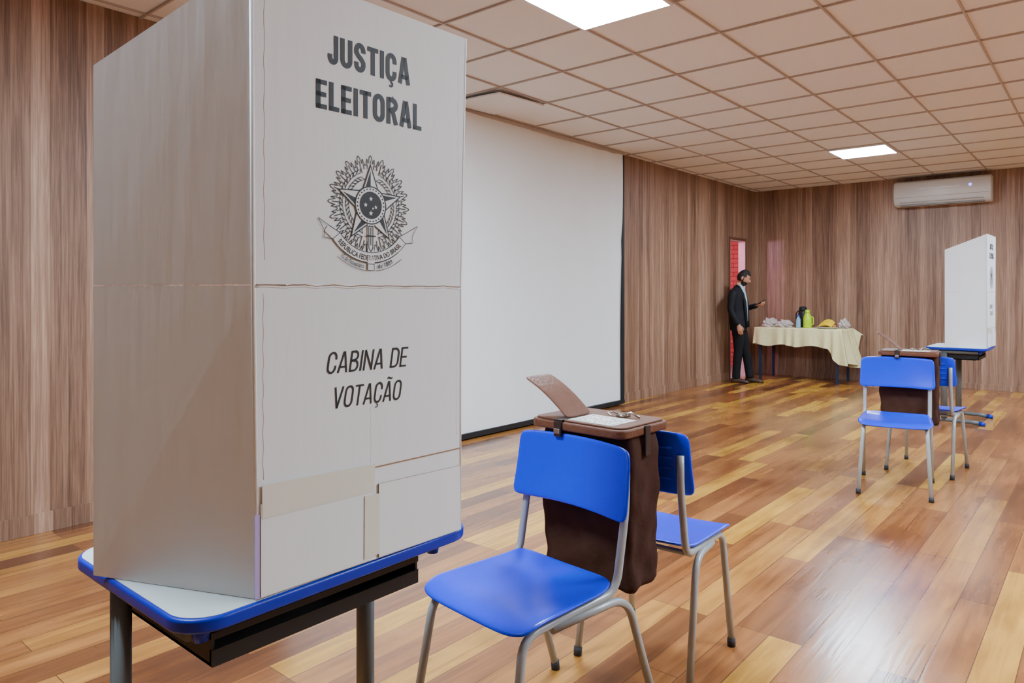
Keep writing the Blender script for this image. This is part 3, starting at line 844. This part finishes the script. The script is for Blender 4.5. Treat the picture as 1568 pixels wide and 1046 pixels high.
v, f = sweepgeo([(-.022, 0, 1.455), (-.005, 0, 1.41), (.015, 0, 1.36), (.042, 0, 1.24), (.054, 0, 1.08), (.066, 0, .92)], [.054, .060, .063, .064, .059, .052], 16, 1.0)
add_mesh("shirt", v, f, M_SHIRT, man, True)
for s in (-1, 1):
    lp = [(-.045, s*.058, 1.452), (-.0, s*.062, 1.435), (.055, s*.075, 1.33), (.085, s*.072, 1.2), (.098, s*.060, 1.05), (.108, s*.060, .83)]
    tube("lapel_left" if s > 0 else "lapel_right", lp, [.014, .017, .022, .024, .022, .018], M_SUIT, man, 10, 1.1)
legs = []
legs.append(ring_loft([(-.02, 0, .80, .10, .15), (-.02, 0, .88, .115, .165), (-.02, 0, .96, .11, .155)]))
for s, kx, fx in ((1, .06, .13), (-1, -.005, -.04)):
    p = [(-.02, s*.085, .88), (-.01, s*.088, .78), (kx*.7, s*.085, .62), (kx, s*.08, .49), (kx*.6+fx*.4, s*.08, .36), (fx*.85, s*.078, .18), (fx, s*.078, .075)]
    legs.append(sweepgeo(p, [.092, .092, .079, .066, .065, .058, .062], 16, 1.0))
v, f = merge(legs); o = add_mesh("trousers", v, f, M_PANTS, man, True); remesh(o, .011, 4)
for s, fx, nm in ((1, .13, "left"), (-1, -.04, "right")):
    rr = [(fx-.075, .020, .030, .045), (fx-.05, .036, .040, .05), (fx+.0, .040, .045, .06), (fx+.07, .030, .036, .046), (fx+.13, .042, .028, .046), (fx+.17, .036, .022, .040), (fx+.192, .018, .014, .02)]
    V, F = [], []; n = 14
    for (xx, ry, rz, _) in rr:
        for k in range(n):
            a = 2*math.pi*k/n; V.append((xx, s*.085+ry*math.cos(a), max(.002, rz*(1+math.sin(a)))))
    for i in range(len(rr)-1):
        for k in range(n): F.append((i*n+k, i*n+(k+1) % n, (i+1)*n+(k+1) % n, (i+1)*n+k))
    F.append(tuple(range(n))); F.append(tuple((len(rr)-1)*n+k for k in range(n)))
    add_mesh("shoe_"+nm, V, F, M_SHOE, man, True)
tube("neck", [(-.035, 0, 1.38), (-.020, 0, 1.44), (-.004, 0, 1.50)], [.056, .051, .050], M_SKIN, man, 16)
hd = empty("head", (.002, 0, 1.465)); hd.parent = man; hd.rotation_euler = (0, math.radians(22), math.radians(8))
def hf(p, d):
    q = Vector(p)
    if d.z < 0:
        k = 1-.30*(-d.z)**1.3; q.y *= k
        q.x = q.x*(1-.18*(-d.z)) + .012*(-d.z)
    if d.x > .4 and abs(d.y) < .75 and -.2 < d.z < .35: q.x -= .004
    if d.x < 0: q.x *= 1.04
    return q
hg = ellgeo((.012, 0, .105), .092, .074, .118, 32, 24, hf)
nose = sweepgeo([(.096, 0, .125), (.106, 0, .108), (.118, 0, .088), (.100, 0, .078)], [.007, .010, .015, .010], 10)
brow = sweepgeo([(.090, -.035, .128), (.101, -.015, .131), (.101, .015, .131), (.090, .035, .128)], .006, 8)
ears = [ellgeo((-.004, s*.076, .103), .018, .009, .029, 12, 10) for s in (-1, 1)]
v, f = merge([hg, nose, brow]+ears); o = add_mesh("face", v, f, M_SKIN, hd, True); remesh(o, .0045, 3)
for s in (-1, 1):
    v, f = ellgeo((.092, s*.029, .110), .008, .012, .0055, 12, 8); add_mesh("eye", v, f, M_WHITE, hd, True)
    v, f = ellgeo((.099, s*.029, .109), .003, .005, .005, 10, 8); add_mesh("iris", v, f, M_HAIR, hd, True)
    tube("eyebrow", [(.093, s*.044, .128), (.100, s*.030, .133), (.102, s*.014, .130)], .0035, M_HAIR, hd, 6)
v, f = ellgeo((.099, 0, .055), .008, .022, .006, 12, 8); add_mesh("mouth", v, f, simple("lips", (150, 84, 76), .5), hd, True)
def shell(name, keep, k, extra=None):
    V, F = ellgeo((.012, 0, .105), .092, .074, .118, 48, 36, lambda p, d: hf(p, d)*k + (extra(d) if extra else Vector((0, 0, 0))))
    FF = []
    for q in F:
        c = sum((Vector(V[i]) for i in q), Vector())/4 - Vector((.012, 0, .105))
        d = Vector((c.x/.092, c.y/.074, c.z/.118))
        if keep(d): FF.append(q)
    o = add_mesh(name, V, FF, M_HAIR, hd, True)
    md = o.modifiers.new("s", 'SOLIDIFY'); md.thickness = .008; md.offset = -1
    return o
shell("hair", lambda d: d.z > (.55 if d.x > .35 else (.16 if d.x > -.15 else -.45)), 1.06, lambda d: Vector((0, 0, .010*max(0, d.z))))
shell("beard", lambda d: (d.z < -.42 and d.x > -.1) or (-.45 < d.z < .18 and -.08 < d.x < .14) or (d.z < -.34 and d.x > .1 and abs(d.y) > .45), 1.035)
tube("moustache", [(.094, -.024, .060), (.104, 0, .068), (.094, .024, .060)], [.003, .005, .003], M_HAIR, hd, 8)
def hand(name, origin, fwd, palm_n, curl, parent, side):
    o0 = Vector(origin); f0 = Vector(fwd).normalized(); nrm = Vector(palm_n); nrm = (nrm-f0*nrm.dot(f0)).normalized(); lat = f0.cross(nrm)*side
    geos = [sweepgeo([o0-f0*.02, o0+f0*.02, o0+f0*.06, o0+f0*.088], [.022, .032, .038, .034], 14, .40, up=lat)]
    for k, (off, L) in enumerate(((-.027, .068), (-.009, .078), (.009, .073), (.026, .056))):
        p = o0+f0*.08+lat*off; pts = [p-f0*.015, p]; ang = 0
        for seg in (.45, .32, .23):
            ang += math.radians(curl*(1 if seg < .4 else .8))
            p = p+(f0*math.cos(ang)+nrm*math.sin(ang))*L*seg; pts.append(p)
        geos.append(sweepgeo(pts, [.0095, .0095, .0088, .0082, .0065], 10))
    t0 = o0+f0*.022-lat*.028; th = [t0, t0+f0*.025-lat*.018+nrm*.008, t0+f0*.050-lat*.020+nrm*.022, t0+f0*.068-lat*.012+nrm*.032]
    geos.append(sweepgeo(th, [.013, .0115, .0100, .0078], 10))
    v, f = merge(geos); o = add_mesh(name, v, f, M_SKIN, parent, True); remesh(o, .0035, 2)
hand("hand_right", (.035, -.233, .862), (.20, .03, -.95), (-.1, 1, 0), 22, man, -1)
hand("hand_left", (.225, .115, 1.152), (.85, -.42, .16), (0, .15, 1), 38, man, 1)
ph = boxes("phone", [(-.072, .072, -.036, .036, -.004, .004)], M_PHONE, man, .004)
ph.location = (.300, .080, 1.203); ph.rotation_euler = (0, math.radians(-28), math.radians(-24))

# ------------------------------------------------------------ camera
cam = bpy.data.cameras.new("camera"); co = bpy.data.objects.new("camera", cam); COL.objects.link(co)
co.location = (0, 0, 1.3); co.rotation_euler = (math.radians(90), 0, math.radians(40.17-90))
cam.sensor_width = 36; cam.lens = 1090/1568*36; cam.shift_y = -.047; cam.clip_start = .05
S.camera = co
w = bpy.data.worlds.new("world"); w.use_nodes = True; S.world = w
w.node_tree.nodes["Background"].inputs[0].default_value = (.92, .94, 1, 1); w.node_tree.nodes["Background"].inputs[1].default_value = .25
